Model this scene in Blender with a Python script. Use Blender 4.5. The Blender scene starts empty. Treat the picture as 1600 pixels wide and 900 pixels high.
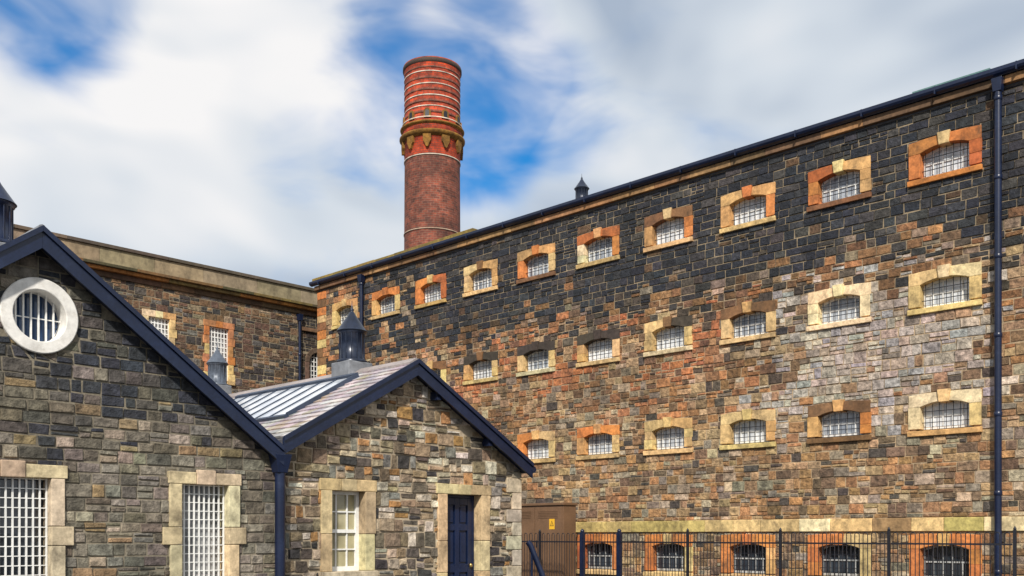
import bpy, math, random
from mathutils import Vector
R = random.Random(11)
SC = bpy.context.scene
C = SC.collection
EYE = 1.6
SC.view_settings.view_transform = 'Standard'
SC.view_settings.look = 'None'
SC.view_settings.exposure = 0

# ------------------------------------------------------------------ materials
def nm(name, rough=.8, metal=0.0):
    m = bpy.data.materials.new(name); m.use_nodes = True
    b = m.node_tree.nodes['Principled BSDF']
    b.inputs['Roughness'].default_value = rough
    b.inputs['Metallic'].default_value = metal
    return m, m.node_tree, b

def mr(nt, src, a, b, c, d):
    n = nt.nodes.new('ShaderNodeMapRange')
    n.inputs[1].default_value = a; n.inputs[2].default_value = b
    n.inputs[3].default_value = c; n.inputs[4].default_value = d
    nt.links.new(src, n.inputs[0]); return n.outputs[0]

def mth(nt, op, a, b=None):
    n = nt.nodes.new('ShaderNodeMath'); n.operation = op
    for i, x in enumerate((a, b)):
        if x is None: continue
        if isinstance(x, (int, float)): n.inputs[i].default_value = x
        else: nt.links.new(x, n.inputs[i])
    return n.outputs[0]

def noise(nt, vec, scale, detail=5, rough=.6):
    n = nt.nodes.new('ShaderNodeTexNoise')
    n.inputs['Scale'].default_value = scale; n.inputs['Detail'].default_value = detail
    n.inputs['Roughness'].default_value = rough
    nt.links.new(vec, n.inputs['Vector']); return n.outputs['Fac']

def surf(name, color=None, rough=.85, var=.35, stain=.3, bump=.5, fine=14, big=.6, dist=.03, metal=0, tint=None, tint_amt=.0, streak=1.0):
    """colour comes from the mesh attribute when color is None"""
    m, nt, b = nm(name, rough, metal)
    tc = nt.nodes.new('ShaderNodeTexCoord').outputs['Object']
    if color is None:
        a = nt.nodes.new('ShaderNodeAttribute'); a.attribute_name = 'Col'; col = a.outputs['Color']
    else:
        a = nt.nodes.new('ShaderNodeRGB'); a.outputs[0].default_value = (*color, 1); col = a.outputs[0]
    n1 = noise(nt, tc, fine, 8, .65); n2 = noise(nt, tc, big, 5, .6)
    if tint:
        mp = nt.nodes.new('ShaderNodeMapping'); mp.inputs['Scale'].default_value = (1, 1, streak); nt.links.new(tc, mp.inputs[0])
        n3 = noise(nt, mp.outputs[0], big*2.3, 7, .7)
        mx = nt.nodes.new('ShaderNodeMixRGB'); mx.inputs[2].default_value = (*tint, 1)
        nt.links.new(mr(nt, n3, .5, .72, 0, tint_amt), mx.inputs[0]); nt.links.new(col, mx.inputs[1]); col = mx.outputs[0]
    k = mth(nt, 'MULTIPLY', mr(nt, n1, .3, .7, 1-var, 1+var), mr(nt, n2, .3, .7, 1-stain, 1+stain*.6))
    v = nt.nodes.new('ShaderNodeVectorMath'); v.operation = 'SCALE'
    nt.links.new(col, v.inputs[0]); nt.links.new(k, v.inputs['Scale'])
    nt.links.new(v.outputs[0], b.inputs['Base Color'])
    if bump:
        bp = nt.nodes.new('ShaderNodeBump'); bp.inputs['Strength'].default_value = bump; bp.inputs['Distance'].default_value = dist
        nt.links.new(n1, bp.inputs['Height']); nt.links.new(bp.outputs[0], b.inputs['Normal'])
    return m

def brick_round(name, c1, c2, mortar, rad):
    m, nt, b = nm(name, .85)
    tc = nt.nodes.new('ShaderNodeTexCoord').outputs['Object']
    sp = nt.nodes.new('ShaderNodeSeparateXYZ'); nt.links.new(tc, sp.inputs[0])
    ang = mth(nt, 'MULTIPLY', mth(nt, 'ARCTAN2', sp.outputs[1], sp.outputs[0]), rad)
    cb = nt.nodes.new('ShaderNodeCombineXYZ'); nt.links.new(ang, cb.inputs[0]); nt.links.new(sp.outputs[2], cb.inputs[1])
    br = nt.nodes.new('ShaderNodeTexBrick'); nt.links.new(cb.outputs[0], br.inputs['Vector'])
    br.inputs['Color1'].default_value = (*c1, 1); br.inputs['Color2'].default_value = (*c2, 1); br.inputs['Mortar'].default_value = (*mortar, 1)
    br.inputs['Scale'].default_value = 1; br.inputs['Brick Width'].default_value = .36; br.inputs['Row Height'].default_value = .14
    br.inputs['Mortar Size'].default_value = .013; br.inputs['Bias'].default_value = -.1
    n1 = noise(nt, tc, 3, 8, .7); n2 = noise(nt, tc, .55, 6, .65)
    k = mth(nt, 'MULTIPLY', mr(nt, n1, .3, .7, .4, 1.5), mr(nt, n2, .3, .7, .4, 1.3))
    v = nt.nodes.new('ShaderNodeVectorMath'); v.operation = 'SCALE'
    nt.links.new(br.outputs['Color'], v.inputs[0]); nt.links.new(k, v.inputs['Scale'])
    nt.links.new(v.outputs[0], b.inputs['Base Color'])
    bp = nt.nodes.new('ShaderNodeBump'); bp.inputs['Strength'].default_value = .5; bp.inputs['Distance'].default_value = .03
    nt.links.new(n1, bp.inputs['Height']); nt.links.new(bp.outputs[0], b.inputs['Normal'])
    return m

SOOT = (.02, .018, .018)
M_STONE = surf('rubble_stone', None, .85, .65, .34, 1.0, 8, .5, .07, tint=SOOT, tint_amt=.58, streak=.5)
M_DRESS = surf('dressed_sandstone', None, .9, .38, .35, .6, 9, 1.2, .02, tint=(.06, .042, .026), tint_amt=.75, streak=.7)
M_MORT = surf('lime_mortar', None, .95, .35, .3, .4, 14, .5, tint=SOOT, tint_amt=.75, streak=.5)
M_MORTG = surf('grey_mortar', (.27, .22, .15), .95, .25, .35, .4, 20, .5, tint=SOOT, tint_amt=.6)
M_MORTH = surf('olive_grey_mortar', (.22, .19, .14), .95, .3, .35, .4, 20, .5, tint=SOOT, tint_amt=.6)
M_MORTA = surf('pale_mortar', (.42, .34, .24), .95, .3, .3, .4, 14, .5, tint=(.06, .05, .04), tint_amt=.6)
M_NAVY = surf('navy_paint', (.006, .0125, .040), .33, .25, .3, .15, 25, 1.5, .01, tint=(.022, .034, .075), tint_amt=.5)
M_DOOR = surf('navy_door_paint', (.006, .014, .048), .35, .25, .25, .15, 20, 1.5, .01)
M_IRON = surf('black_iron', (.010, .011, .018), .5, .3, .2, .2, 30, 2, .01)
M_WHITE = surf('white_paint', (.80, .80, .78), .5, .12, .15, .1, 18, 1.5, .005)
M_GREYP = surf('dull_grey_paint', (.42, .43, .43), .6, .25, .25, .1, 18, 1.5, .005)
M_SLATE = surf('roof_slate', None, .5, .25, .25, .4, 12, .8, .01)
M_SLATED = surf('dark_slate', (.07, .07, .08), .6, .3, .3, .4, 8, .8, .02)
M_LEAD = surf('lead_sheet', (.19, .2, .22), .5, .25, .3, .2, 6, 1.5, .01)
M_VENT = surf('ventilator_metal', (.014, .021, .042), .3, .35, .3, .12, 14, 2, .01, metal=.2)
M_BROWN = surf('brown_painted_steel', (.16, .09, .05), .5, .15, .25, .1, 20, 1.2, .01)
M_YEL = surf('yellow_enamel', (.75, .42, .03), .45, .08, .1, 0)
M_GROUND = surf('asphalt', (.06, .058, .055), .95, .35, .3, .5, 30, .3, .02)
M_PARA = surf('rendered_parapet', None, .9, .25, .35, .3, 5, .7, .02, tint=(.07, .055, .035), tint_amt=.75, streak=.5)
M_BAND = surf('pale_band_stone', (.60, .50, .41), .85, .35, .35, .2, 3, .8, tint=(.12, .07, .05), tint_amt=.6)
M_BANDD = surf('dull_band_stone', (.40, .29, .21), .85, .3, .35, .2, 6, .8)
M_MUST = surf('mustard_sandstone', (.23, .11, .016), .9, .5, .4, .4, 5, .9, tint=(.03, .02, .012), tint_amt=.7)
M_BR1 = brick_round('orange_red_brick', (.54, .060, .014), (.29, .034, .012), (.18, .06, .04), 1.78)
M_BR2 = brick_round('brown_red_brick', (.25, .060, .032), (.11, .033, .024), (.2, .11, .075), 1.75)
M_BRASS = surf('worn_brass', (.4, .28, .1), .35, .1, .1, 0, metal=.8)
def glass(name, col, rough=.06, col2=None):
    m, nt, b = nm(name, rough)
    tc = nt.nodes.new('ShaderNodeTexCoord').outputs['Object']
    n1 = noise(nt, tc, 2.5, 3, .5)
    mx = nt.nodes.new('ShaderNodeMixRGB'); mx.inputs[1].default_value = (*col, 1); mx.inputs[2].default_value = (*(col2 or [c*2.2 for c in col]), 1)
    nt.links.new(mr(nt, n1, .4, .65, 0, 1), mx.inputs[0]); nt.links.new(mx.outputs[0], b.inputs['Base Color'])
    b.inputs['IOR'].default_value = 1.6
    bp = nt.nodes.new('ShaderNodeBump'); bp.inputs['Strength'].default_value = .06; bp.inputs['Distance'].default_value = .05
    nt.links.new(n1, bp.inputs['Height']); nt.links.new(bp.outputs[0], b.inputs['Normal'])
    return m
M_GLASS = glass('dark_glass', (.02, .026, .035))
M_GLASSB = glass('grey_reflection_glass', (.22, .25, .30), .06, (.48, .52, .57))  # blue-grey sky reflection put into the glass colour
M_GLASSP = glass('pale_reflection_glass', (.42, .45, .49), .1, (.74, .76, .79))  # paler panes, reflected cloud painted as base colour
M_SKYL = glass('rooflight_glass', (.5, .54, .6), .1, (.72, .74, .78))  # white sky mirrored in the rooflight is painted into its colour

# ------------------------------------------------------------------ mesh builder
class MB:
    def __init__(s, du=0, frame=None):
        s.v = []; s.f = []; s.c = []; s.s = []
        s.fr = frame or (lambda u, z, n: (u-du, -n, z+EYE))
    def raw(s, pts, faces, col=(1, 1, 1), smooth=False):
        o = len(s.v); s.v += pts
        for f in faces:
            s.f.append([o+i for i in f]); s.c.append(col); s.s.append(smooth)
    def add(s, pts, faces, col=(1, 1, 1), smooth=False):
        s.raw([s.fr(*p) for p in pts], faces, col, smooth)
    def face(s, poly, n, col=(1, 1, 1)):
        s.add([(u, z, n) for u, z in poly], [list(range(len(poly)))], col)
    def prism(s, poly, n0, n1, col=(1, 1, 1)):
        k = len(poly)
        s.add([(u, z, n1) for u, z in poly]+[(u, z, n0) for u, z in poly],
              [list(range(k)), list(range(2*k-1, k-1, -1))]+[[i, i+k, (i+1) % k+k, (i+1) % k] for i in range(k)], col)
    def box(s, u0, u1, z0, z1, n0, n1, col=(1, 1, 1)):
        s.prism([(u0, z0), (u1, z0), (u1, z1), (u0, z1)], n0, n1, col)
    def lathe(s, cu, cn, prof, seg=24, col=(1, 1, 1), smooth=True, cap=True, rot=0):
        pts = []
        for r, z in prof:
            for a in range(seg):
                th = rot+2*math.pi*a/seg
                pts.append((cu+r*math.cos(th), z, cn-r*math.sin(th)))
        fs = []
        for i in range(len(prof)-1):
            for a in range(seg):
                b = (a+1) % seg
                fs.append([i*seg+a, i*seg+b, (i+1)*seg+b, (i+1)*seg+a])
        s.add(pts, fs, col, smooth)
        if cap:
            k = (len(prof)-1)*seg
            s.add(pts[:seg], [list(range(seg-1, -1, -1))], col); s.add(pts[k:], [list(range(seg))], col)
    def tube(s, path, r, seg=6, col=(1, 1, 1)):
        P = [Vector(s.fr(*p)) for p in path]; pts = []; n = len(P)
        for i, p in enumerate(P):
            d = (P[min(i+1, n-1)]-P[max(i-1, 0)]).normalized()
            a = d.orthogonal() if i == 0 else (s_a-d*s_a.dot(d))
            a.normalize(); s_a = a; b = d.cross(a)
            for k in range(seg):
                th = 2*math.pi*k/seg; q = p+(a*math.cos(th)+b*math.sin(th))*r; pts.append(tuple(q))
        fs = [[i*seg+k, i*seg+(k+1) % seg, (i+1)*seg+(k+1) % seg, (i+1)*seg+k] for i in range(n-1) for k in range(seg)]
        s.raw(pts, fs, col, True)
        s.raw(pts[:seg], [list(range(seg-1, -1, -1))], col); s.raw(pts[-seg:], [list(range(seg))], col)
    def build(s, name, mat, parent=None, bevel=0, label=None):
        me = bpy.data.meshes.new(name); me.from_pydata([tuple(v) for v in s.v], [], s.f)
        at = me.color_attributes.new('Col', 'FLOAT_COLOR', 'CORNER'); buf = []
        for f, c in zip(s.f, s.c): buf += [c[0], c[1], c[2], 1.0]*len(f)
        at.data.foreach_set('color', buf)
        me.polygons.foreach_set('use_smooth', s.s); me.materials.append(mat); me.update()
        o = bpy.data.objects.new(name, me); C.objects.link(o)
        if parent: o.parent = parent
        if bevel:
            b = o.modifiers.new('bevel', 'BEVEL'); b.width = bevel; b.segments = 2; b.limit_method = 'ANGLE'
        if label: o['label'] = label
        return o

def thing(name, label, cat, loc, rz=0, group=None):
    o = bpy.data.objects.new(name, None); C.objects.link(o); o.empty_display_size = .3
    o.location = loc; o.rotation_euler = (0, 0, rz); o['label'] = label; o['category'] = cat
    if group: o['group'] = group
    return o

# ------------------------------------------------------------------ polygon tools
def area(p): return .5*sum(p[i][0]*p[(i+1) % len(p)][1]-p[(i+1) % len(p)][0]*p[i][1] for i in range(len(p)))
def clip(p, a, b, d):
    out = []; n = len(p)
    for i in range(n):
        P, Q = p[i], p[(i+1) % n]; fp = a*P[0]+b*P[1]-d; fq = a*Q[0]+b*Q[1]-d
        if fp <= 0: out.append(P)
        if (fp < 0 < fq) or (fq < 0 < fp):
            t = fp/(fp-fq); out.append((P[0]+t*(Q[0]-P[0]), P[1]+t*(Q[1]-P[1])))
    return out if len(out) > 2 else []
def edges(h):
    for i in range(len(h)):
        (x0, y0), (x1, y1) = h[i], h[(i+1) % len(h)]; L = math.hypot(x1-x0, y1-y0)
        a, b = (y1-y0)/L, -(x1-x0)/L
        yield a, b, a*x0+b*y0
def subtract(p, h):
    out = []; rem = p
    for a, b, d in edges(h):
        o = clip(rem, -a, -b, -d)
        if o and area(o) > 1e-5: out.append(o)
        rem = clip(rem, a, b, d)
        if not rem or area(rem) < 1e-5: return [p]
    return out
def bb(p): return min(q[0] for q in p), max(q[0] for q in p), min(q[1] for q in p), max(q[1] for q in p)
def cut(p, holes):
    ps = [p]
    for h, hb in holes:
        nx = []
        for q in ps:
            b = bb(q)
            if b[0] >= hb[1] or b[1] <= hb[0] or b[2] >= hb[3] or b[3] <= hb[2]: nx.append(q)
            else: nx += subtract(q, h)
        ps = nx
    return ps
def inset(p, g):
    E = list(edges(p)); n = len(p); out = []
    for i in range(n):
        a1, b1, d1 = E[i-1]; a2, b2, d2 = E[i]; d1 -= g; d2 -= g; det = a1*b2-a2*b1
        if abs(det) < 1e-3: return None
        out.append(((d1*b2-d2*b1)/det, (a1*d2-a2*d1)/det))
    for i in range(n):
        P, Q = p[i], p[(i+1) % n]; S, T = out[i], out[(i+1) % n]
        if (Q[0]-P[0])*(T[0]-S[0])+(Q[1]-P[1])*(T[1]-S[1]) <= 0: return None
    return out
def clean(p):
    q = []
    for v in p:
        if not q or math.hypot(v[0]-q[-1][0], v[1]-q[-1][1]) > .012: q.append(v)
    while len(q) > 2 and math.hypot(q[0][0]-q[-1][0], q[0][1]-q[-1][1]) <= .012: q.pop()
    return q
def rect(a, b, c, d): return [(a, c), (b, c), (b, d), (a, d)]
def withbb(hs): return [(h, bb(h)) for h in hs]

def one_stone(mb, p, col, gap, rel, jt=.008):
    p = clean(p)
    if len(p) < 3 or area(p) < .004: return
    a = inset(p, gap/2*R.uniform(.6, 1.4))
    if not a: return
    b = inset(a, R.uniform(.006, .016))
    if not b: return
    n1 = R.uniform(*rel); k = len(a)
    off = [(R.uniform(-jt, jt), R.uniform(-jt, jt)) for _ in a]
    a = [(q[0]+o[0], q[1]+o[1]) for q, o in zip(a, off)]; b = [(q[0]+o[0], q[1]+o[1]) for q, o in zip(b, off)]
    tx, tz = R.uniform(-.03, .03), R.uniform(-.05, .05); cu = sum(q[0] for q in b)/k; cz = sum(q[1] for q in b)/k
    mb.add([(u, z, n1+tx*(u-cu)+tz*(z-cz)) for u, z in b]+[(u, z, -.004) for u, z in a],
           [list(range(k))]+[[i, i+k, (i+1) % k+k, (i+1) % k] for i in range(k)], col)

def stones(mb, outline, holes, bands, widths, pal, gap=.024, rel=(.008, .03), single=.45, jt=.008):
    u0, u1, z0, z1 = bb(outline); E = list(edges(outline)); H = withbb(holes); z = z0
    while z < z1:
        h = R.uniform(*bands); u = u0-R.uniform(0, .5)
        while u < u1:
            w = R.uniform(*widths); r = R.random(); cells = []
            if r < single: cells.append((u, u+w, z, z+h))
            else:
                m = z+h*R.uniform(.36, .64)
                for lo, hi in ((z, m), (m, z+h)):
                    if w > .38 and R.random() < .6:
                        s = u+w*R.uniform(.35, .65); cells += [(u, s, lo, hi), (s, u+w, lo, hi)]
                    else: cells.append((u, u+w, lo, hi))
            for c in cells:
                p = rect(*c)
                for a, b, d in E:
                    p = clip(p, a, b, d)
                    if not p: break
                if not p: continue
                for q in cut(p, H):
                    cu = sum(x[0] for x in q)/len(q); cz = sum(x[1] for x in q)/len(q)
                    one_stone(mb, q, pal(cu, cz), gap, rel, jt)
            u += w
        z += h

def backing(mb, outline, holes, n=0.0, col=(1, 1, 1)):
    for q in cut(outline, withbb(holes)): mb.face(q, n, col)

def jit(c, s=.25):
    f = R.uniform(1-s, 1+s); return tuple(max(.008, x*f*R.uniform(.93, 1.07)) for x in c)
def pick(opts, s=.25):
    return jit(R.choices([o[0] for o in opts], [o[1] for o in opts])[0], s)

# ------------------------------------------------------------------ frame of the place
A = Vector((-.717, .697, 0)); B = Vector((.697, .717, 0))
P0 = Vector((10.47, 23.8, 0)); RW = math.atan2(-.697, .717)
PF = Vector((-1.26, 18.8, 0)); FW = math.atan2(.717, .697)

ORANGE = (.56, .20, .055); RUST = (.42, .12, .035); CREAM = (.64, .45, .20); PALE = (.72, .58, .35); DARK = (.05, .038, .03); BRN = (.20, .10, .045); BUFF = (.57, .33, .13)

# ------------------------------------------------------------------ ground
g = bpy.data.meshes.new('ground'); g.from_pydata([(-1500, -1500, 0), (1500, -1500, 0), (1500, 1500, 0), (-1500, 1500, 0)], [], [(0, 1, 2, 3)])
g.materials.append(M_GROUND); go = bpy.data.objects.new('ground', g); C.objects.link(go); go['kind'] = 'structure'

# ------------------------------------------------------------------ long prison block
blk = thing('prison_block', 'long dark stone prison block with rows of small barred arched windows running along the right', 'building', P0, RW)
def cell_window(u, zb, h, cols, hw=.58, W=.86, top=.22, key=True, sillh=.18, gl_m=None, fr_m=None):
    jl, jr, ln, ky, sl = cols; rise = .115; zs = h-rise; X = lambda x: u+x; Zz = lambda z: zb+z
    arch = lambda x: zs+rise*(1-(x/hw)**2); T = h+top
    m = MB()
    for sgn, c in ((-1, jl), (1, jr)):
        wl = [R.uniform(-.02, .02) for _ in range(2)]
        mid = zs*R.uniform(.4, .6) if R.random() < .4 else None
        segs = ((0, mid-.002), (mid+.002, zs-.002)) if mid else ((0, zs-.002),)
        for k, (a, b) in enumerate(segs):
            x0, x1 = sorted((sgn*hw, sgn*(W+wl[k])))
            m.box(X(x0), X(x1), Zz(a), Zz(b), -.36, .045+R.uniform(-.004, .006), jit(c, .15))
    for sgn in (-1, 1):
        c = jit(R.choice([ln, ln, jl if sgn < 0 else jr]), .18); xs = [hw*(1-i/8)+.118*(i/8) for i in range(9)]
        if sgn < 0:
            p = [(X(-W), Zz(zs))]+[(X(-x), Zz(arch(x))) for x in xs]+[(X(-.15), Zz(T)), (X(-.5), Zz(T-.008)), (X(-W), Zz(T-.035))]
        else:
            p = [(X(x), Zz(arch(x))) for x in reversed(xs)]+[(X(W), Zz(zs)), (X(W), Zz(T-.035)), (X(.5), Zz(T-.008)), (X(.15), Zz(T))]
        m.prism(p, -.36, .050, c)
    o = m.build('window', M_DRESS, blk, bevel=.008)
    k = MB(); k.prism([(X(-.118), Zz(arch(.118)-.03)), (X(.118), Zz(arch(.118)-.03)), (X(.155), Zz(T+(.05 if key else 0))), (X(-.155), Zz(T+(.05 if key else 0)))], -.3, .1, jit(ky, .15))
    k.build('keystone', M_DRESS, o, bevel=.015)
    s = MB(); s.add([(X(-W-.02), Zz(-sillh), .09), (X(W+.02), Zz(-sillh), .09), (X(W+.02), Zz(-.05), .1), (X(-W-.02), Zz(-.05), .1),
                     (X(-W-.02), Zz(-sillh), -.34), (X(W+.02), Zz(-sillh), -.34), (X(W+.02), Zz(-.004), -.34), (X(-W-.02), Zz(-.004), -.34)],
                    [[0, 1, 2, 3], [3, 2, 6, 7], [5, 4, 7, 6], [1, 5, 6, 2], [4, 0, 3, 7], [4, 5, 1, 0]], jit(sl, .15))
    s.build('sill', M_DRESS, o, bevel=.012)
    f = MB(); n = -.19
    f.box(X(-hw), X(hw), Zz(0), Zz(.06), n-.04, n); f.box(X(-hw), X(-hw+.04), Zz(.06), Zz(h), n-.04, n); f.box(X(hw-.04), X(hw), Zz(.06), Zz(h), n-.04, n)
    xs = [(-hw+.04)+(2*hw-.08)*i/10 for i in range(11)]
    f.prism([(X(x), Zz(arch(x)-.05)) for x in xs]+[(X(x), Zz(h+.02)) for x in reversed(xs)], n-.04, n)
    f.box(X(-hw+.04), X(hw-.04), Zz(h*.46), Zz(h*.46+.04), n-.03, n-.004)
    for i in range(1, 5):
        x = -hw+2*hw*i/5; f.box(X(x-.012), X(x+.012), Zz(.06), Zz(arch(x)-.04), n-.03, n-.008)
    f.build('frame', fr_m or M_WHITE, o)
    b = MB()
    for i in range(7):
        x = -hw+2*hw*(i+.5)/7; b.tube([(X(x), Zz(-.02), -.1), (X(x), Zz(arch(x)+.01), -.1)], .0088, 5)
    for i in range(2):
        z = h*(.24+.42*i); b.box(X(-hw), X(hw), Zz(z-.008), Zz(z+.008), -.11, -.09)
    b.build('grille', M_IRON, o)
    gl = MB(); gl.face(rect(X(-hw), X(hw), Zz(-.01), Zz(h)), n-.035); gl.build('glass', gl_m or R.choice([M_GLASSP, M_GLASSP, M_GLASSB]), o)
    return rect(X(-W+.04), X(W-.04), Zz(-sillh+.01), Zz(T-.045)), rect(X(-hw-.1), X(hw+.1), Zz(-.1), Zz(h+.1))

sp = 2.69; outer = []; inner = []
row1 = [(ORANGE, RUST, ORANGE, CREAM, ORANGE), (ORANGE, BUFF, RUST, CREAM, BRN), (BUFF, ORANGE, BUFF, ORANGE, CREAM), (BUFF, ORANGE, BRN, CREAM, CREAM),
        (PALE, ORANGE, RUST, BUFF, CREAM), (ORANGE, CREAM, BUFF, ORANGE, BRN), (CREAM, BUFF, CREAM, BRN, CREAM), (ORANGE, RUST, ORANGE, CREAM, BUFF),
        (BUFF, CREAM, ORANGE, ORANGE, CREAM), (CREAM, CREAM, BUFF, CREAM, CREAM)]
row2 = [(CREAM, CREAM, PALE, PALE, CREAM), (PALE, PALE, PALE, PALE, PALE), (CREAM, CREAM, BRN, BUFF, CREAM), (CREAM, CREAM, DARK, BRN, PALE),
        (BUFF, CREAM, DARK, DARK, CREAM), (CREAM, CREAM, DARK, DARK, PALE), (BUFF, CREAM, DARK, BRN, CREAM), (CREAM, CREAM, BRN, CREAM, CREAM)]
row3 = [(PALE, CREAM, PALE, CREAM, BUFF), (BUFF, ORANGE, BRN, BUFF, BRN), (CREAM, BUFF, CREAM, CREAM, CREAM), (CREAM, CREAM, BUFF, CREAM, CREAM),
        (BUFF, CREAM, ORANGE, BUFF, CREAM), (ORANGE, CREAM, CREAM, BUFF, CREAM)]
row4 = [(ORANGE, ORANGE, ORANGE, BUFF, CREAM), (ORANGE, CREAM, BUFF, ORANGE, CREAM), (ORANGE, BUFF, ORANGE, ORANGE, CREAM), (ORANGE, CREAM, ORANGE, CREAM, CREAM), (RUST, ORANGE, ORANGE, ORANGE, CREAM)]
for cols, zb, h, kw in ((row1, 8.80, .70, {}), (row2, 5.62, .65, {}), (row3, 2.62, .65, {}), (row4, -1.05, .84, dict(top=.26, key=False, gl_m=M_GLASS, fr_m=M_GREYP))):
    for i, c in enumerate(cols):
        a, b = cell_window(-sp*i, zb, h, c, **kw); outer.append(a); inner.append(b)

D = [((.016, .019, .028), 5), ((.030, .031, .038), 4), ((.052, .046, .044), 1.6), ((.10, .058, .03), .5), ((.2, .15, .1), .06)]
DT = [((.035, .033, .034), 3), ((.07, .053, .04), 2), ((.18, .09, .04), 2), ((.26, .13, .055), 1), ((.2, .15, .11), .7)]
MID = [((.25, .125, .055), 3), ((.37, .165, .07), 2), ((.085, .065, .05), 1.1), ((.36, .235, .13), 2.3), ((.23, .175, .125), 1.6), ((.17, .10, .055), 2.6), ((.43, .32, .21), .7)]
ORP = [((.42, .15, .06), 3), ((.34, .13, .06), 2), ((.46, .24, .13), 1.5), ((.2, .1, .055), 1.5), ((.1, .065, .05), .8)]
PL = [((.43, .37, .31), 4), ((.40, .31, .25), 2.6), ((.35, .325, .31), 2.2), ((.49, .41, .32), 1.4), ((.34, .21, .12), .7), ((.22, .18, .15), .5)]
LOW = [((.31, .175, .08), 2.6), ((.17, .11, .068), 2.2), ((.39, .26, .14), 2.6), ((.26, .215, .16), 1.6), ((.40, .205, .09), 1.2), ((.08, .065, .055), .7), ((.47, .375, .25), 1)]
def pal_block(u, z):
    t = -u; bnd = 7.25+.25*math.sin(t*1.1)+.18*math.sin(t*2.7+1)+R.gauss(0, .16)
    if z > bnd:
        if t > 19 and R.random() < (t-19)/7: return pick(MID)
        return pick(DT if z < bnd+.45 and R.random() < .5 else D, .3)
    if z > bnd-1.2 and R.random() < .45: return pick(DT)
    p = max(0, 1-((t-1.9)/4.3)**2)*max(0, min(1, (2.6-abs(z-4.9))/1.3))
    if t < -1.3: p *= .25
    if R.random() < p*1.05: return pick(PL, .18)
    if 4.6 < z < 7 and 5 < t < 20 and math.sin(t*1.3+z*2.1)+R.gauss(0, .5) > .35: return pick(ORP)
    return pick(MID if z > 3.2 else LOW)
UL, UR = -26.15, 9.0
wallo = rect(UL, UR, -1.6, 10.4); wlow = rect(UL, UR, -1.6, 7.1); wup = rect(UL, UR, 7.1, 10.4)
band = rect(UL-1, UR+1, .1, .45)
MC = (.40, .295, .185)
mb = MB(); backing(mb, wlow, inner, 0, MC); backing(mb, wup, inner, 0, (.27, .21, .135))
mb.prism(rect(UL, UR, -1.6, 10.4), -12.2, -12, MC)
mb.prism(rect(UL, UL+.3, -1.6, 10.4), -12, -.01, MC); mb.prism(rect(UR-.3, UR, -1.6, 10.4), -12, -.01, MC)
mb.build('wall', M_MORT, blk)
qz = -1.6; qh = []; q = MB()
while qz < 10.3:
    hgt = R.uniform(.26, .4); w = R.choice([.35, .6]); z1 = min(qz+hgt, 10.38)
    q.box(UL-.02, UL+w, qz+.006, z1-.006, -.2, .04, jit(R.choice([ORANGE, CREAM, CREAM, BRN]), .2)); qh.append(rect(UL-.1, UL+w, qz, z1)); qz += hgt
q.build('quoin', M_DRESS, blk, bevel=.012)
st = MB(); stones(st, wlow, outer+[band]+qh, (.19, .30), (.2, .50), pal_block, gap=.017, jt=.011, rel=(.008, .038), single=.66)
stones(st, wup, outer+qh, (.19, .26), (.24, .54), pal_block, gap=.016, jt=.007, rel=(.008, .036), single=.9)
st.build('wall_stonework', M_STONE, blk)
# string course of ashlar blocks
s = MB(); u = UL+.7
while u < UR:
    w = R.uniform(.7, 1.4); c = jit(R.choice([CREAM, CREAM, PALE, (.47, .36, .13), (.33, .2, .1)]), .15)
    s.box(u+.005, u+w-.005, .11, .44, -.05, .07+R.uniform(-.004, .004), c); u += w
s.build('string_course', M_DRESS, blk, bevel=.012)
# eaves course, gutter, roof
s = MB(); u = UL-.1
while u < UR:
    w = R.uniform(1., 1.8); c = jit(R.choice([(.27, .14, .06), (.38, .21, .09), BRN, (.15, .085, .045)]), .15)
    s.prism([(u+.003, 10.45), (u+w-.003, 10.45), (u+w-.003, 10.63), (u+.003, 10.63)], -.3, .14, c); u += w
s.build('eaves_course', M_DRESS, blk, bevel=.01)
gt = MB(); prof = [(.145, 10.64), (.2, 10.645), (.27, 10.68), (.3, 10.73), (.3, 10.81), (.145, 10.81)]
k = len(prof)
gt.add([(UL-.25, z, n) for n, z in prof]+[(UR, z, n) for n, z in prof],
       [[i, (i+1) % k, (i+1) % k+k, i+k] for i in range(k)]+[list(range(k-1, -1, -1)), list(range(k, 2*k))])
x = UL+.4
while x < UR:
    gt.box(x-.015, x+.015, 10.632, 10.815, .146, .308); x += 1.83
gt.build('gutter', M_NAVY, blk)
wt = MB(); wt.prism(rect(UL, UR, 10.4, 10.452), -.3, .02); wt.build('wall_head', M_SLATED, blk)
rf = MB()
for (n0, z0, n1, z1) in ((.2, 10.74, -6.1, 13.25), (-6.1, 13.25, -12.4, 10.74)):
    rf.add([(UL-.1, z0, n0), (UR, z0, n0), (UR, z1, n1), (UL-.1, z1, n1), (UL-.1, z0-.1, n0), (UR, z0-.1, n0), (UR, z1-.1, n1), (UL-.1, z1-.1, n1)],
           [[0, 1, 2, 3], [7, 6, 5, 4], [0, 4, 5, 1], [1, 5, 6, 2], [2, 6, 7, 3], [3, 7, 4, 0]])
for uu in (UL+.1, UR-.1):
    rf.add([(uu, 10.4, -.05), (uu, 10.4, -12.1), (uu, 13.15, -6.1)], [[0, 1, 2]])
roof = rf.build('roof', M_SLATED, blk)
mv = MB(); u = UL-.2
while u < -17.6:
    w = R.uniform(.8, 1.3); mv.box(u, u+w-.01, 10.76, 10.95+R.uniform(0, .05), -.25, .18, jit((.2, .14, .035), .25)); u += w
mv.build('roof_kerb', M_DRESS, roof, bevel=.02, label='mossy olive stone kerb above the gutter at the far end')
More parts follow.
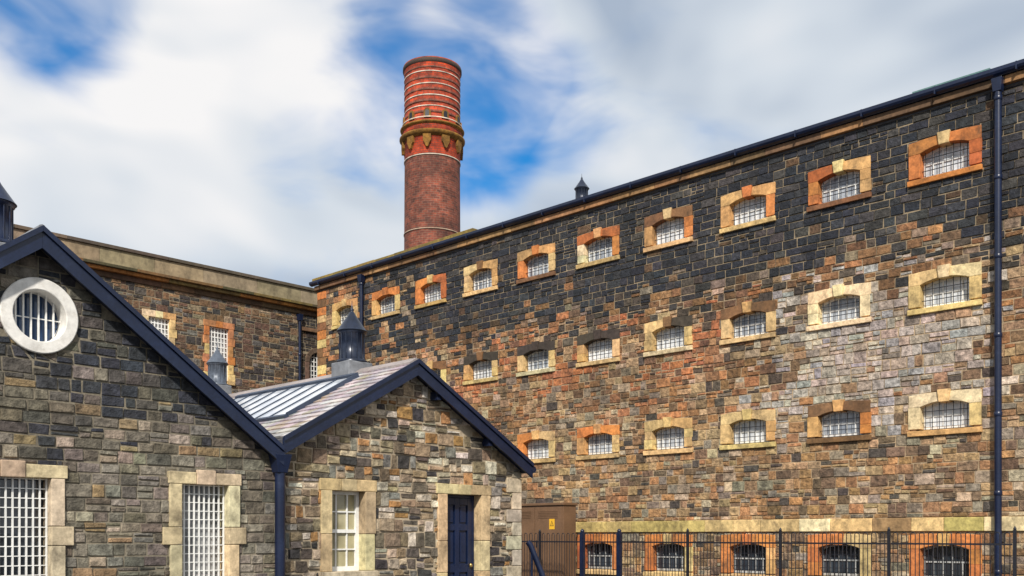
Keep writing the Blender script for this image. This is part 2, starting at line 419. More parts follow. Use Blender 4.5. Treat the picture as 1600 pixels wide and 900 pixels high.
rl_ = MB(); rl_.box(-.95, .9, 10.8, 11.16, -.95, -.4); rlo = rl_.build('rooflight', surf('green_patina', (.1, .2, .19), .5, .2, .2, .1), roof)
def ventilator(parent, du, u, n, z, s=1.0, mat=None):
    mat = mat or M_VENT
    b = MB(du); pr = [(.285, .16), (.285, .20), (.235, .22), (.235, .70), (.27, .715), (.27, .75)]
    b.lathe(u, n, [(r*s, z+h*s) for r, h in pr], 28)
    for i in range(14):
        th = 2*math.pi*i/14; b.tube([(u+.237*s*math.cos(th), z+.22*s, n+.237*s*math.sin(th)), (u+.237*s*math.cos(th), z+.70*s, n+.237*s*math.sin(th))], .011*s, 5)
    o = b.build('roof_ventilator', mat, parent)
    c = MB(du); c.lathe(u, n, [(r*s, z+h*s) for r, h in [(.295, .752), (.275, .775), (.185, .90), (.10, 1.02), (.042, 1.12), (.026, 1.14), (.046, 1.165), (.022, 1.19), (.010, 1.21), (.005, 1.34)]], 28); c.build('cap', mat, o)
    p = MB(du); p.box(u-.28*s, u+.28*s, z-.34*s, z+.157*s, n-.28*s, n+.28*s); p.build('plinth', M_LEAD, o, bevel=.02)
    return o
ventilator(blk, 0, -16.6, -6.1, 13.22, 1.05)
def downpipe(parent, du, u, ztop, n=.16, r=.075, hw=.14, zbot=-1.6):
    d = MB(du); d.tube([(u, zbot, n), (u, ztop, n)], r, 14); o = d.build('downpipe', M_NAVY, parent)
    z = zbot+.7
    while z < ztop-.2:
        c = MB(du); c.lathe(u, n, [(r+.004, z), (r+.014, z+.01), (r+.014, z+.1), (r+.004, z+.11)], 14); c.build('pipe_collar', M_NAVY, o); z += 1.83
    h = MB(du); h.add([(u-.09, ztop-.1, n-.09), (u+.09, ztop-.1, n-.09), (u+.09, ztop-.1, n+.09), (u-.09, ztop-.1, n+.09),
                       (u-hw, ztop+.2, n-.12), (u+hw, ztop+.2, n-.12), (u+hw, ztop+.2, n+.13), (u-hw, ztop+.2, n+.13)],
                      [[0, 1, 2, 3], [7, 6, 5, 4], [1, 0, 4, 5], [2, 1, 5, 6], [3, 2, 6, 7], [0, 3, 7, 4]]); h.build('hopper', M_NAVY, o, bevel=.01)
    return o
downpipe(blk, 0, 1.27, 10.38, .17, .08, .12)
downpipe(blk, 0, -22.9, 10.3, .17, .075)

# ------------------------------------------------------------------ rectangular dressed windows
def surround(parent, du, u0, u1, z0, z1, cols, jamb, lint=.19, depth=.3, name='window', key=True, n1=.05):
    """jamb: list of (height, width) from the head downward, the last runs to the bottom"""
    m = MB(du)
    for sgn, e in ((-1, u0), (1, u1)):
        z = z1
        for k, (h, w) in enumerate(jamb):
            b = z0 if k == len(jamb)-1 else max(z-h, z0)
            if z-b < .03: break
            w += R.uniform(-.012, .012)
            x0, x1 = sorted((e, e+sgn*w)); m.box(x0, x1, b+.004, z-.004, -depth, n1+R.uniform(-.004, .006), jit(R.choice(cols), .12)); z = b
    w = jamb[0][1]+.03; c = (u0+u1)/2; sh = min(q[1] for q in jamb)
    m.box(u0-w, c-.16, z1, z1+lint, -depth, n1+.004, jit(R.choice(cols), .1)); m.box(c+.16, u1+w, z1, z1+lint, -depth, n1+.004, jit(R.choice(cols), .1))
    m.box(c-.156, c+.156, z1-.004, z1+lint+(.04 if key else 0), -depth, n1+.02, jit(R.choice(cols), .1))
    o = m.build(name, M_DRESS, parent, bevel=.01)
    return o, rect(u0-sh+.03, u1+sh-.03, z0-.1, z1+lint-.02), rect(u0-.09, u1+.09, z0-.1, z1+.1)
def sill(o, du, u0, u1, z0, col, ex=.28):
    s = MB(du); s.box(u0-ex, u1+ex, z0-.17, z0, -.3, .1, col); s.build('sill', M_DRESS, o, bevel=.012)
def lattice(o, du, u0, u1, z0, z1, nx, nz, n=-.1, bar=.011, gl=None, hb=None):
    f = MB(du); hb = hb or bar
    for i in range(nx+1):
        x = u0+.015+(u1-u0-.03)*i/nx; f.box(x-bar, x+bar, z0, z1, n-.012, n+.012)
    for i in range(nz+1):
        z = z0+.015+(z1-z0-.03)*i/nz; f.box(u0, u1, z-hb, z+hb, n-.009, n+.009)
    f.build('lattice', M_WHITE, o)
    g_ = MB(du); g_.face(rect(u0-.02, u1+.02, z0-.02, z1+.02), -.24); g_.build('glass', gl or M_GLASS, o)

# ------------------------------------------------------------------ far wing
wg = thing('prison_wing', 'far stone prison wing with pale parapet and orange framed tall windows behind the gabled house', 'building', (-9.07, 46, 0), FW)
OS = [ORANGE, (.48, .2, .09), CREAM, (.52, .25, .1)]; OS2 = [CREAM, PALE, BUFF, (.5, .36, .2)]
wo = []; wi = []
for c in (-5.1, -7.8, -10.5):
    o, a, b = surround(wg, 0, c-.46, c+.46, 6.7, 8.95, OS if c > -6 else OS2, [(.4, .24), (.35, .3), (.45, .22), (.35, .3), (.4, .22), (.4, .3)], .26, .3, key=False)
    sill(o, 0, c-.46, c+.46, 6.7, jit(CREAM)); lattice(o, 0, c-.46, c+.46, 6.7, 8.95, 6, 11, -.08, .021, M_GLASSP); wo += [a, rect(c-.72, c+.72, 6.53, 6.72)]; wi.append(b)
# arched window near the corner
ac, az, ar = .0, 8.05, .5
arc = [(ac+ar*math.cos(math.radians(i*15)), az+ar*math.sin(math.radians(i*15))) for i in range(13)]
hole = [(ac-ar, 6.0), (ac+ar, 6.0)]+arc[:-1]+[(ac-ar, az)]
m = MB()
ro = ar+.22
for i in range(6):
    a0, a1 = math.radians(i*30+.5), math.radians(i*30+29.5); am = (a0+a1)/2
    m.prism([(ac+ar*math.cos(a0), az+ar*math.sin(a0)), (ac+ro*math.cos(a0), az+ro*math.sin(a0)), (ac+ro*math.cos(am), az+ro*math.sin(am)), (ac+ro*math.cos(a1), az+ro*math.sin(a1)), (ac+ar*math.cos(a1), az+ar*math.sin(a1)), (ac+ar*math.cos(am), az+ar*math.sin(am))], -.3, .05, jit((.14, .09, .06)))
for sg in (-1, 1):
    x0, x1 = sorted((ac+sg*ar, ac+sg*ro)); m.box(x0, x1, 6.0, az-.004, -.3, .05, jit((.14, .09, .06)))
o = m.build('window', M_DRESS, wg, bevel=.01, label='arched white barred window in the corner of the far wing')
lattice(o, 0, ac-ar, ac+ar, 6.0, az+ar, 6, 12, -.1, .018)
wo.append([(ac-ro+.03, 5.9), (ac+ro-.03, 5.9), (ac+ro-.03, az+.3), (ac+.3, az+ro-.05), (ac-.3, az+ro-.05), (ac-ro+.03, az+.3)]); wi.append(hole)
WO = rect(-26, 4.5, -1.6, 10.2)
WP = [((.12, .07, .045), 3), ((.05, .042, .04), 3), ((.19, .11, .06), 2), ((.28, .16, .08), 1), ((.14, .125, .11), 1.2), ((.32, .24, .15), .4)]
WPD = [((.05, .038, .032), 3), ((.03, .027, .028), 3), ((.10, .06, .035), 1)]
mb = MB(); backing(mb, WO, wi); mb.prism(WO, -12.2, -12); mb.prism(rect(-26, -25.8, -1.6, 10.2), -12, -.01); mb.prism(rect(4.3, 4.5, -1.6, 10.2), -12, -.01); mb.build('wall', M_MORTG, wg)
st = MB(); stones(st, rect(-26, 4.5, 0, 10.2), wo, (.24, .36), (.26, .62), lambda u, z: pick(WPD if u > -1.1 else WP), gap=.026); st.build('wall_stonework', M_STONE, wg)
cn = MB()
def course(m, u0, u1, z0, z1, n0, n1, cols, L=(1.2, 2.2)):
    u = u0
    while u < u1:
        w = min(R.uniform(*L), u1-u+.001); m.box(u+.003, u+w-.003, z0, z1, n0, n1, jit(R.choice(cols), .12)); u += w
course(cn, -26.2, 4.6, 10.2, 10.42, -.3, .08, [(.10, .055, .03), (.13, .08, .04)])
course(cn, -26.2, 4.6, 10.424, 10.56, -.3, .25, [(.38, .16, .04), (.28, .14, .045), (.18, .12, .04)])
course(cn, -26.2, 4.6, 10.564, 10.68, -.3, .38, [(.12, .09, .025), (.16, .085, .03), (.07, .06, .025)])
cn.build('cornice', M_DRESS, wg, bevel=.012)
pp = MB(); course(pp, -26, 4.5, 10.684, 11.36, -.35, .05, [(.33, .25, .16), (.29, .22, .145)], (2, 3)); course(pp, -26.1, 4.6, 11.364, 11.5, -.42, .13, [(.14, .10, .065), (.10, .08, .055)], (1.5, 2.5))
pp.build('parapet', M_PARA, wg, bevel=.012)
r_ = MB(); r_.prism(rect(-25.9, 4.4, 10.7, 11.0), -12, -.4); r_.build('roof', M_SLATED, wg)
downpipe(wg, 0, -1.1, 9.95, .15, .065, .11)
lc = MB(); course(lc, -.95, 4.4, 9.45, 9.62, -.1, .12, [(.12, .075, .045), (.2, .12, .06)]); lc.build('string_course', M_DRESS, wg, bevel=.012)

# ------------------------------------------------------------------ gabled stone house (left)
HD = -7.52
hs = thing('stone_house', 'large grey stone gable with a white ringed round window and navy bargeboards at the left', 'building', PF+B*HD, FW)
ho = []; hi = []
ST = [(.56, .45, .29), (.50, .40, .26), (.62, .50, .33)]
JH = [(.66, .19), (.27, .30), (.6, .19), (.3, .3)]
M_GW = glass('grey_frosted_glass', (.12, .13, .14), .2, (.4, .41, .42))
for (u0, u1, z0, z1, gm) in ((-8.32, -7.32, -.95, .79, M_GLASS), (-5.40, -4.62, -.95, .79, M_GW)):
    o, a, b = surround(hs, HD, u0, u1, z0, z1, ST, JH, .18, .3); sill(o, HD, u0, u1, z0, jit(ST[0], .1))
    lattice(o, HD, u0, u1, z0, z1, 11 if u1-u0 > .9 else 9, 13, -.1, .011, gm, hb=.0065); ho += [a, rect(u0-.28, u1+.28, z0-.17, z0)]; hi.append(b)
oc = (-7.47, 3.0); r0, r1 = .35, .515
def ring(r, n=32, a0=0): return [(oc[0]+r*math.cos(a0+2*math.pi*i/n), oc[1]+r*math.sin(a0+2*math.pi*i/n)) for i in range(n)]
m = MB(HD); N = 64
I_ = ring(r0, N); O_ = ring(r1, N); Im = ring(r0+.012, N); Om = ring(r1-.012, N)
pts = [(u, z, -.28) for u, z in I_]+[(u, z, .05) for u, z in I_]+[(u, z, .06) for u, z in Im]+[(u, z, .06) for u, z in Om]+[(u, z, .05) for u, z in O_]+[(u, z, -.05) for u, z in O_]
fs = []
for k in range(5):
    for i in range(N):
        j = (i+1) % N; fs.append([k*N+i, (k+1)*N+i, (k+1)*N+j, k*N+j])
m.add(pts, fs, (.72, .7, .66), False)
oo = m.build('round_window', surf('white_painted_stone', (.78, .76, .72), .7, .15, .2, .4, 8, 2.5, .015, tint=(.4, .36, .3), tint_amt=.5), hs, label='white stone ring round window with bars')
f = MB(HD)
for i in range(1, 7):
    x = -r0+2*r0*i/7; y = math.sqrt(r0*r0-x*x); f.box(oc[0]+x-.010, oc[0]+x+.010, oc[1]-y, oc[1]+y, -.17, -.14)
f.box(oc[0]-r0, oc[0]+r0, oc[1]-.007, oc[1]+.007, -.185, -.172)
f.build('lattice', M_WHITE, oo)
gl = MB(HD); gl.face(ring(r0+.02, 32), -.25); gl.build('glass', glass('blue_reflection_glass', (.012, .03, .08), .06, (.03, .06, .13)), oo)  # blue of the pane is the sky's reflection, painted in
ho.append(ring(r1-.05, 14)); hi.append(ring(r0+.05, 14))
hz, hsl, her = 4.14, .73, -3.78
HO = [(-11.3, -1.6), (-3.6, -1.6), (-3.6, hz-.16-hsl*(HD*-1-3.6)), (HD, hz-.16), (-11.3, hz-.16-hsl*3.78)]
def pal_house(u, z):
    d = max(0, min(1, (z-1.2)/1.4)); stn = math.exp(-((u+7.35)/.28)**2) if z < 2.45 and z > .9 else 0
    if R.random() < max(d*.78, stn*.85): return pick([((.032, .036, .048), 3), ((.05, .052, .06), 2.6), ((.085, .078, .068), 1.4)], .2)
    return pick([((.19, .168, .13), 3), ((.15, .127, .095), 3), ((.225, .20, .165), 2), ((.105, .092, .078), 1.2), ((.27, .19, .105), 1.2), ((.34, .285, .215), .7)], .2)
mb = MB(HD); backing(mb, HO, hi); mb.prism(rect(-11.3, -11.1, -1.6, 1.2), -10, -.01); mb.prism(rect(-3.8, -3.6, -1.6, 1.0), -10, -.01); mb.prism(HO, -10.2, -10.0); mb.build('wall', M_MORTH, hs)
st = MB(HD); stones(st, HO, ho, (.14, .21), (.16, .42), pal_house, gap=.015, rel=(.006, .028), single=.85, jt=.007); st.build('wall_stonework', M_STONE, hs)
def gable_roof(root, du, c, zr, sl, el, er, back, mat):
    rr = MB(du)
    zl = zr-sl*(c-el); zz = zr-sl*(er-c)
    rr.prism([(c, zr-.13), (c, zr-.02), (el, zl-.02), (el, zl-.13)], -back, .22); rr.prism([(c, zr-.13), (er, zz-.13), (er, zz-.02), (c, zr-.02)], -back, .22)
    ro_ = rr.build('roof', mat, root)
    bg = MB(du); W = .27
    bg.prism([(el-.02, zl-W), (c, zr-W+.0), (c, zr+.012), (el-.02, zl+.012)], .224, .265)
    bg.prism([(c+.002, zr-W), (er+.02, zz-W), (er+.02, zz+.012), (c+.002, zr+.012)], .224, .265)
    bg.prism([(el-.02, zl-.05), (c, zr-.05), (c, zr+.03), (el-.02, zl+.03)], .267, .3)
    bg.prism([(c+.002, zr-.05), (er+.02, zz-.05), (er+.02, zz+.03), (c+.002, zr+.03)], .267, .3)
    bg.prism([(el, zl-.165), (c, zr-.165), (c, zr-.135), (el, zl-.135)], .0, .223); bg.prism([(c+.002, zr-.165), (er, zz-.165), (er, zz-.135), (c+.002, zr-.135)], .0, .223)
    bo = bg.build('bargeboard', M_NAVY, root)
    return ro_, bo
hr, hb_ = gable_roof(hs, HD, HD, hz, hsl, -11.5, her, 10, M_SLATED)
rg = MB(HD); rg.tube([(HD, hz+.0, .26), (HD, hz+.0, -10)], .05, 8); rg.build('ridge', M_LEAD, hr)
ventilator(hs, HD, HD, -1.6, hz-.02, 1.05, M_NAVY)

# ------------------------------------------------------------------ small gabled annex
AD = -.92
an = thing('stone_annex', 'smaller mottled stone gable with navy door, sash window and slate roof with long rooflight', 'building', PF+B*AD, FW)
ao = []; ai = []
SA = [(.60, .45, .25), (.54, .41, .23), (.64, .50, .30)]
o, a, b = surround(an, AD, -2.66, -1.95, -.62, .78, SA, [(.75, .22), (.7, .22)], .2, .3, key=False); sill(o, AD, -2.66, -1.95, -.62, (.5, .42, .3), .24); ao += [a, rect(-2.9, -1.71, -.8, -.6)]; ai.append(b)
f = MB(AD); u0, u1, z0, z1 = -2.66, -1.95, -.62, .78
for (a_, b_, c_, d_) in ((u0, u0+.06, z0, z1), (u1-.06, u1, z0, z1), (u0+.06, u1-.06, z0, z0+.08), (u0+.06, u1-.06, z1-.06, z1)): f.box(a_, b_, c_, d_, -.22, -.15)
zm = (z0+z1)/2; f.box(u0+.06, u1-.06, zm-.03, zm+.03, -.21, -.16)
for i in (1, 2):
    x = u0+(u1-u0)*i/3; f.box(x-.012, x+.012, z0+.08, zm-.03, -.205, -.18); f.box(x-.012, x+.012, zm+.03, z1-.06, -.2, -.17)
for zz_ in (z0+.38, zm+.34): f.box(u0+.06, u1-.06, zz_-.012, zz_+.012, -.207, -.176)
f.build('sash_frame', M_WHITE, o)
gl = MB(AD); gl.face(rect(u0, u1, z0, z1), -.204); gl.build('glass', glass('cream_backed_glass', (.26, .23, .13), .1, (.4, .36, .22)), o)  # cream tone stands for the beige behind the panes
o, a, b = surround(an, AD, 0, .9, -1.6, .8, SA, [(.9, .24), (.6, .24), (.9, .24)], .19, .3, name='door', key=False); ao.append(a); ai.append(b)
d = MB(AD); d.box(.05, .85, -1.58, .74, -.27, -.21)
for (a_, b_) in ((.05, .17), (.73, .85), (.39, .51)): d.box(a_, b_, -1.58, .74, -.209, -.175)
for (a_, b_) in ((-1.58, -1.36), (-.72, -.56), (.1, .22), (.6, .74)):
    for (c_, d_) in ((.171, .389), (.511, .729)): d.box(c_, d_, a_, b_, -.209, -.176)
for (a_, b_) in ((-1.32, -.76), (-.52, .06), (.26, .56)):
    for (c_, d_) in ((.205, .355), (.545, .695)): d.box(c_, d_, a_, b_, -.209, -.188)
d.box(.0, .048, -1.6, .8, -.26, -.165); d.box(.852, .9, -1.6, .8, -.26, -.165); d.box(.05, .85, .742, .8, -.26, -.165)
d.build('door_leaf', M_DOOR, o, bevel=.007)
d = MB(AD); d.lathe(.79, -.15, [(.03, -.62), (.035, -.6), (.035, -.57), (.02, -.55)], 12); d.build('handle', M_BRASS, o)
az_, asl, ael, aer = 3.2, .572, -3.74, 2.13
AO = [(-3.58, -1.6), (2.03, -1.6), (2.03, az_-.16-asl*(2.03-AD)), (AD, az_-.16), (-3.58, az_-.16-asl*(AD+3.58))]
AP = [((.36, .275, .17), 3), ((.13, .105, .08), 2.6), ((.24, .175, .11), 2.6), ((.40, .21, .08), 1.3), ((.56, .49, .40), 1.5), ((.05, .045, .045), 1.3), ((.24, .22, .19), 2), ((.47, .38, .27), 1.7)]
def pal_an(u, z): return pick(AP)
q = MB(AD); z = -1.6; i = 0
while z < 1.2:
    h = R.uniform(.26, .34); z1 = min(z+h, 1.3); w = (.4, .24)[i % 2]; q.box(2.03-w, 2.05, z+.005, z1-.005, -.4 if i % 2 else -.24, .045, jit((.5, .42, .31), .15)); ao.append(rect(2.03-w, 2.2, z, z1)); z += h; i += 1
q.build('quoin', M_DRESS, an, bevel=.012)
mb = MB(AD); backing(mb, AO, ai); mb.prism(rect(-3.58, -3.4, -1.6, 1.3), -10, -.01); mb.prism(rect(1.83, 2.03, -1.6, 1.3), -10, -.01); mb.prism(AO, -10.2, -10); mb.build('wall', M_MORTA, an)
st = MB(AD); stones(st, AO, ao, (.18, .29), (.14, .38), pal_an, gap=.022, rel=(.008, .045), single=.42, jt=.015)
st.fr = lambda u, z, n: (2.03-AD+n, u, z+EYE); stones(st, rect(.42, 10, -1.6, 1.3), [], (.22, .36), (.2, .5), pal_an, gap=.026)
st.build('wall_stonework', M_STONE, an)
ar_, ab_ = gable_roof(an, AD, AD, az_, asl, ael, aer, 10, M_SLATED)
for u in (-.35, 1.0):
    z = az_-.28-asl*abs(u-AD)
    pb = MB(AD); pb.box(u-.05, u+.05, z-.05, z+.1, .0, .2); pb.build('purlin_end', M_NAVY, an)
gt = MB(AD); gz = az_-asl*(aer-AD)-.1; gt.tube([(aer+.05, gz, .27), (aer+.05, gz, -10)], .07, 10); gt.build('gutter', M_NAVY, an)
# slates on the slope facing the house
th = math.atan(asl); ct, sn = math.cos(th), math.sin(th)
fr = lambda a, v, n: (v*ct-n*sn, -a, az_+EYE+v*sn+n*ct)
sky_rect = (-5.3, -1.08, -2.2, -.5)
sl = MB(frame=fr); v = -3.2; row = 0
while v < -.02:
    v2 = min(v+.2, 0.0); a = -10.0+(.14 if row % 2 else 0)
    while a < .22:
        w = .28; a2 = min(a+w, .22); cm = ((a+a2)/2, (v+v2)/2)
        if not (sky_rect[0] < cm[0] < sky_rect[1] and sky_rect[2] < cm[1] < sky_rect[3]):
            c = pick([((.42, .37, .38), 4), ((.33, .30, .32), 3), ((.48, .44, .43), 2), ((.34, .29, .22), 1)], .18)
            tk = .012+R.uniform(-.003, .004)
            sl.add([(a+.004, v, tk+.012), (a2-.004, v+R.uniform(-.004, .004), tk+.012), (a2-.004, v2+.03, .0), (a+.004, v2+.03, .0), (a+.004, v, -.01), (a2-.004, v, -.01), (a2-.004, v2, -.01), (a+.004, v2, -.01)],
                   [[0, 1, 2, 3], [0, 4, 5, 1], [1, 5, 6, 2], [3, 7, 4, 0]], c)
        a += w
    v += .2; row += 1
sl.build('slates', M_SLATE, ar_)
rg = MB(AD); rg.prism([(AD-.17, az_-.1), (AD, az_-.0), (AD+.17, az_-.1), (AD+.17, az_-.05), (AD, az_+.055), (AD-.17, az_-.05)], -10, .22); rg.build('ridge', surf('ridge_tile', (.3, .26, .25), .6, .25, .3, .3), ar_)
vl = MB(AD); vl.box(-3.88, -3.62, 1.38, 1.44, -10, .2); vl.build('valley_gutter', M_LEAD, ar_)
M_GB = surf('grey_glazing_bar', (.035, .05, .085), .45, .2, .2, .1)
sk = MB(frame=fr); a0, a1, v0, v1 = sky_rect
for i in range(9):
    a = a0+(a1-a0)*i/8; sk.box(a-.018, a+.018, v0, v1, .02, .07)
sk.box(a0-.05, a1+.05, v1, v1+.1, .0, .1); sk.box(a0-.05, a1+.05, v0-.08, v0, .0, .07); sk.box(a1+.02, a1+.06, v0, v1, .0, .09)
so = sk.build('skylight', M_GB, ar_)
sg_ = MB(frame=fr); sg_.box(a0, a1, v0, v1, .0, .05); sg_.build('skylight_glass', M_SKYL, ar_)
ventilator(an, AD, AD, -1.74, az_+.03, 1.04)
ventilator(an, AD, AD, -6.95, az_+.17, .86, surf('pale_grey_metal', (.10, .12, .155), .35, .3, .3, .1, metal=.2))
downpipe(an, AD, -3.76, 1.12, .15, .085, .15)

# ------------------------------------------------------------------ brick chimney
ch = thing('brick_chimney', 'tall round red brick chimney with pale bands and a corbelled collar behind the prison roof', 'chimney', (-5.02, 62, 0))
k = 60.25/1537; Zp = lambda y: (837-y)*k
s = MB(); s.lathe(0, 0, [(1.84, -1.6), (1.77, Zp(380)), (1.74, Zp(238))], 64); s.build('shaft', M_BR2, ch)
s = MB(); s.lathe(0, 0, [(1.75, Zp(238)), (1.80, Zp(205)), (1.86, Zp(204)), (1.86, Zp(186)), (1.74, Zp(184)), (1.73, Zp(160)), (1.75, Zp(104)), (1.79, Zp(96)), (1.82, Zp(92)), (1.82, Zp(88)), (1.6, Zp(88)), (1.55, Zp(110))], 64, cap=False); s.build('upper_shaft', M_BR1, ch)
s = MB(); s.lathe(0, 0, [(1.5, Zp(112)), (1.56, Zp(108))], 48); s.build('flue', M_IRON, ch)
s = MB(); s.lathe(0, 0, [(1.8, Zp(96)), (1.85, Zp(94.5)), (1.85, Zp(90)), (1.8, Zp(89))], 64, cap=False); s.build('rim', surf('sooty_rim', (.05, .03, .022), .8), ch)
for y, rr_ in ((110, 1.755), (129, 1.75), (147, 1.745), (164, 1.745), (183, 1.88), (240, 1.765), (356, 1.785)):
    s = MB(); s.lathe(0, 0, [(rr_-.03, Zp(y+.9)), (rr_+.02, Zp(y+.8)), (rr_+.02, Zp(y-.8)), (rr_-.03, Zp(y-.9))], 64, cap=False); s.build('band', M_BANDD if y == 356 else M_BAND, ch)
for y in (103, 120, 138, 156, 173):
    s = MB(); s.lathe(0, 0, [(1.72, Zp(y+2.)), (1.762, Zp(y+1.9)), (1.762, Zp(y-1.9)), (1.72, Zp(y-2.))], 64, cap=False); s.build('brick_course', M_BR2, ch)
s = MB(); s.lathe(0, 0, [(1.8, Zp(211)), (1.98, Zp(208)), (2.06, Zp(205)), (2.06, Zp(203)), (1.86, Zp(201))], 64, cap=False); s.lathe(0, 0, [(1.8, Zp(194)), (1.98, Zp(191)), (2.02, Zp(189)), (1.8, Zp(187))], 64, cap=False); s.build('collar', M_MUST, ch)
for i in range(10):
    t = 2*math.pi*(i+.35)/10
    fr_ = (lambda t: (lambda u, z, n: ((1.76+n)*math.cos(t)-u*math.sin(t), (1.76+n)*math.sin(t)+u*math.cos(t), z+EYE)))(t)
    s = MB(frame=fr_); za, zb2 = Zp(230), Zp(210)
    s.prism([(-.14, za+.22), (-.08, za+.05), (0, za), (.08, za+.05), (.14, za+.22), (.25, za+.4), (.25, zb2), (-.25, zb2), (-.25, za+.4)], -.05, .17); s.build('corbel', M_MUST, ch)
    s = MB(frame=fr_); zc = Zp(183)
    s.prism([(-.22, zc), (.22, zc), (.22, zc+.33)]+[(.22*math.cos(math.radians(a)), zc+.33+.22*math.sin(math.radians(a))) for a in range(20, 180, 20)]+[(-.22, zc+.33)], -.1, .08); no = s.build('niche_arch', M_MUST, ch)
    s = MB(frame=fr_)
    s.prism([(-.12, zc+.02), (.12, zc+.02), (.12, zc+.33)]+[(.12*math.cos(math.radians(a)), zc+.33+.12*math.sin(math.radians(a))) for a in range(30, 180, 30)]+[(-.12, zc+.33)], -.1, .095); s.build('niche_shade', M_IRON, no)  # raised dark plate stands in for shade inside the niche

# ------------------------------------------------------------------ railings
NW = -B
rl0 = thing('railing', 'black hoop topped iron railing standing in front of the basement windows', 'railing', P0+NW*2.5, RW)
posts = [2.35, -.3, -3.0, -5.7, -7.98, -9.33, -11.0, -12.6]
for i, u in enumerate(posts):
    big = u in (-7.98, -9.33, -12.6); r = .055 if big else .03
    p = MB(); p.box(u-r, u+r, -1.6, .1 if big else .12, -r, r); p.lathe(u, 0, [(r*.9, .1 if big else .12), (r*1.2, .14), (r*.6, .18), (.005, .2)], 10); p.build('post', M_NAVY if big else M_IRON, rl0)
for a, b in zip(posts[:-1], posts[1:]):
    u1, u0 = a-.05, b+.05; p = MB()
    p.box(u0, u1, -.2, -.16, -.012, .012); p.box(u0, u1, -1.46, -1.42, -.012, .012)
    n = max(2, round((u1-u0)/.2)); w = (u1-u0)/n
    for j in range(n):
        c = u0+w*(j+.5); h = w*.27
        path = [(c-h, -1.5, 0), (c-h, .02, 0)]+[(c-h*math.cos(math.radians(t)), .02+h*math.sin(math.radians(t)), 0) for t in range(30, 180, 30)]+[(c+h, .02, 0), (c+h, -1.5, 0)]
        p.tube(path, .0105, 5)
    p.build('railing_panel', M_IRON, rl0)

# ------------------------------------------------------------------ electrical cabinet
cb = thing('electrical_cabinet', 'brown steel electrical cabinet with a yellow warning sign beside the small gable', 'cabinet', P0+NW*1.6+A*11.9, RW)
x0, x1, zt = -1.3, 1.05, 1.02
m = MB(); m.box(x0, x1, -1.5, zt-.08, -.6, 0); m.box(x0+.04, x1-.04, -1.6, -1.5, -.56, -.04); m.build('body', M_BROWN, cb, bevel=.01)
m = MB(); m.box(x0-.04, x1+.04, zt-.078, zt, -.64, .05); m.build('roof_cap', M_BROWN, cb, bevel=.012)
for a, b in ((x0+.05, -.14), (-.12, x1-.05)):
    m = MB(); m.box(a, b, -1.44, zt-.13, .002, .028); do = m.build('door', M_BROWN, cb, bevel=.006)
    m = MB(); hx = b-.1 if a < -1 else a+.1; m.box(hx-.02, hx+.02, -.35, -.15, .03, .06); m.build('handle', M_IRON, do)
    m = MB()
    for q_ in range(5): m.box(a+.15, b-.15, .55+q_*.05, .575+q_*.05, .03, .04)
    m.build('vent_louvre', M_BROWN, do)
m = MB(); m.box(.5, .72, .2, .52, .03, .036); sg = m.build('warning_sign', M_YEL, cb)
m = MB(); m.prism([(.53, .3), (.69, .3), (.61, .46)], .037, .039); tr = m.build('triangle', M_IRON, sg)
m = MB(); m.prism([(.555, .315), (.665, .315), (.61, .428)], .040, .042); m.build('triangle_field', M_YEL, sg)
m = MB(); m.prism([(.605, .325), (.625, .365), (.61, .365), (.62, .405), (.6, .36), (.613, .36)], .043, .045); m.build('bolt_symbol', M_IRON, sg)

# ------------------------------------------------------------------ sloping handrail
hd = thing('handrail', 'thick navy handrail sloping down beside the corner of the small gable', 'handrail', (.4, 21.5, 0))
m = MB(); m.tube([(-.06, -.13, 0), (0, -.2, 0), (.3, -.95, 0), (.47, -1.35, 0)], .065, 10); m.build('rail', M_NAVY, hd)
for x, z in ((.03, -.28), (.42, -1.25)):
    m = MB(); m.tube([(x, -1.6, 0), (x, z, 0)], .03, 8); m.build('post', M_NAVY, hd)

# ------------------------------------------------------------------ sky, sun, camera
W = bpy.data.worlds.new('World'); SC.world = W; W.use_nodes = True
nt = W.node_tree; nt.nodes.clear()
l = Vector((-.06, -.75, .62)).normalized()
out = nt.nodes.new('ShaderNodeOutputWorld'); bg = nt.nodes.new('ShaderNodeBackground'); bg.inputs['Strength'].default_value = .1
nt.links.new(bg.outputs[0], out.inputs[0])
sky = nt.nodes.new('ShaderNodeTexSky'); sky.sky_type = 'NISHITA'; sky.sun_disc = False
sky.sun_elevation = math.asin(l.z); sky.sun_rotation = math.atan2(l.x, l.y)
tc = nt.nodes.new('ShaderNodeTexCoord').outputs['Generated']
mp = nt.nodes.new('ShaderNodeMapping'); nt.links.new(tc, mp.inputs[0]); mp.inputs['Rotation'].default_value = (0, math.radians(28), 0); mp.inputs['Scale'].default_value = (1, 1, 1.9)
def wn(scale, detail, rough, dist=0.0, off=0):
    n = nt.nodes.new('ShaderNodeTexNoise'); n.inputs['Scale'].default_value = scale; n.inputs['Detail'].default_value = detail; n.inputs['Roughness'].default_value = rough; n.inputs['Distortion'].default_value = dist
    n.noise_dimensions = '4D'; n.inputs['W'].default_value = off; nt.links.new(mp.outputs[0], n.inputs['Vector']); return n.outputs['Fac']
acc = None
nd = nt.nodes.new('ShaderNodeVectorMath'); nd.operation = 'NORMALIZE'; nt.links.new(tc, nd.inputs[0])
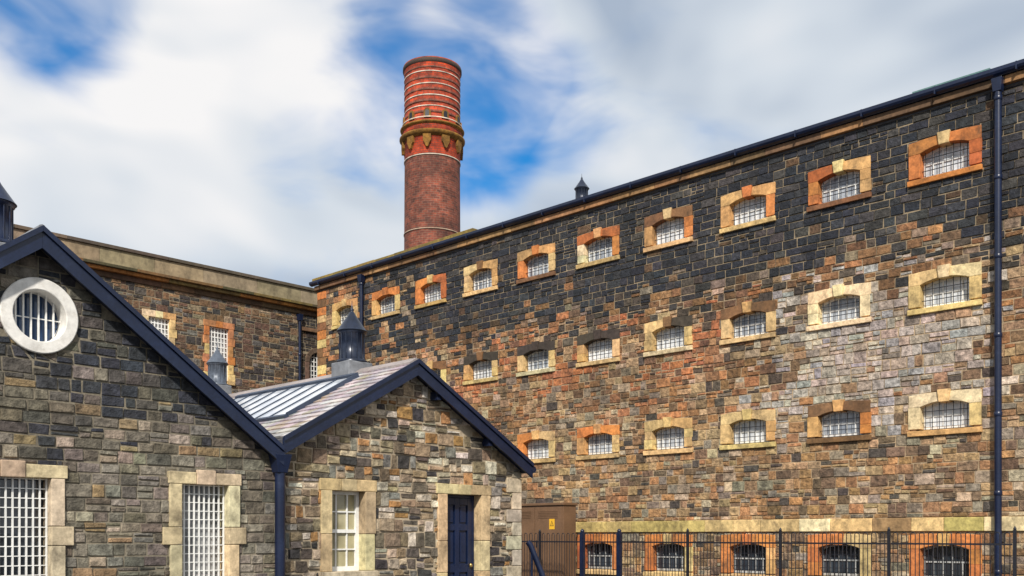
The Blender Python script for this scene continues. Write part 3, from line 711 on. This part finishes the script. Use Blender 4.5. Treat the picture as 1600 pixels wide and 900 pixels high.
for (x, y, rd, w) in ((85, -10, 5.2, 1.1), (20, 55, 3, .3), (690, 45, 5.5, .5), (785, 95, 5, .5), (850, 155, 5, .6), (745, 215, 4.5, .75), (600, 90, 4, .25), (480, 245, 4, .3), (605, 240, 4, .4), (950, 140, 5, .2), (560, 40, 4, .25), (745, 300, 4, .3)):
    dv = Vector(((x-800)/1537, 1, (837-y)/1537)).normalized()
    dt = nt.nodes.new('ShaderNodeVectorMath'); dt.operation = 'DOT_PRODUCT'; nt.links.new(nd.outputs[0], dt.inputs[0]); dt.inputs[1].default_value = dv
    r_ = nt.nodes.new('ShaderNodeMapRange'); r_.interpolation_type = 'SMOOTHSTEP'; nt.links.new(dt.outputs['Value'], r_.inputs[0])
    r_.inputs[1].default_value = math.cos(math.radians(rd)); r_.inputs[2].default_value = 1; r_.inputs[3].default_value = 0; r_.inputs[4].default_value = w
    acc = r_.outputs[0] if acc is None else mth(nt, 'ADD', acc, r_.outputs[0])
n1 = wn(8, 4, .5, .5, 2.7)
accm = mth(nt, 'MINIMUM', acc, .95)
bf = mth(nt, 'ADD', accm, mth(nt, 'MULTIPLY', mth(nt, 'SUBTRACT', n1, .5), 2.0))
blue = nt.nodes.new('ShaderNodeMapRange'); blue.interpolation_type = 'SMOOTHSTEP'; nt.links.new(bf, blue.inputs[0])
for i, v in ((1, .08), (2, 1.3), (3, 0), (4, 1)): blue.inputs[i].default_value = v
n2 = wn(3.2, 3, .5, .4, 4.1)
cr = nt.nodes.new('ShaderNodeValToRGB'); nt.links.new(n2, cr.inputs[0])
e = cr.color_ramp.elements; e[0].position = .33; e[0].color = (.40, .48, .60, 1); e[1].position = .60; e[1].color = (.93, .92, .92, 1)
x_ = e.new(.46); x_.color = (.66, .72, .79, 1)
cs = nt.nodes.new('ShaderNodeVectorMath'); cs.operation = 'SCALE'; cs.inputs['Scale'].default_value = 10; nt.links.new(cr.outputs[0], cs.inputs[0])
st_ = nt.nodes.new('ShaderNodeVectorMath'); st_.operation = 'MULTIPLY'; nt.links.new(sky.outputs[0], st_.inputs[0]); st_.inputs[1].default_value = (.15, .95, 1.55)
mx = nt.nodes.new('ShaderNodeMixRGB'); nt.links.new(blue.outputs[0], mx.inputs[0]); nt.links.new(cs.outputs[0], mx.inputs[1]); nt.links.new(st_.outputs[0], mx.inputs[2])
nt.links.new(mx.outputs[0], bg.inputs['Color'])

sd = bpy.data.lights.new('sun', 'SUN'); sd.energy = 5.0; sd.angle = math.radians(2.5); sd.color = (1, .94, .84)
so_ = bpy.data.objects.new('sun', sd); C.objects.link(so_); so_.rotation_euler = l.to_track_quat('Z', 'Y').to_euler()
cd = bpy.data.cameras.new('camera'); cd.sensor_width = 36; cd.lens = 36*1537/1600; cd.shift_y = 387/1600; cd.clip_end = 5000
co = bpy.data.objects.new('camera', cd); C.objects.link(co); co.location = (0, 0, EYE); co.rotation_euler = (math.pi/2, 0, 0); SC.camera = co
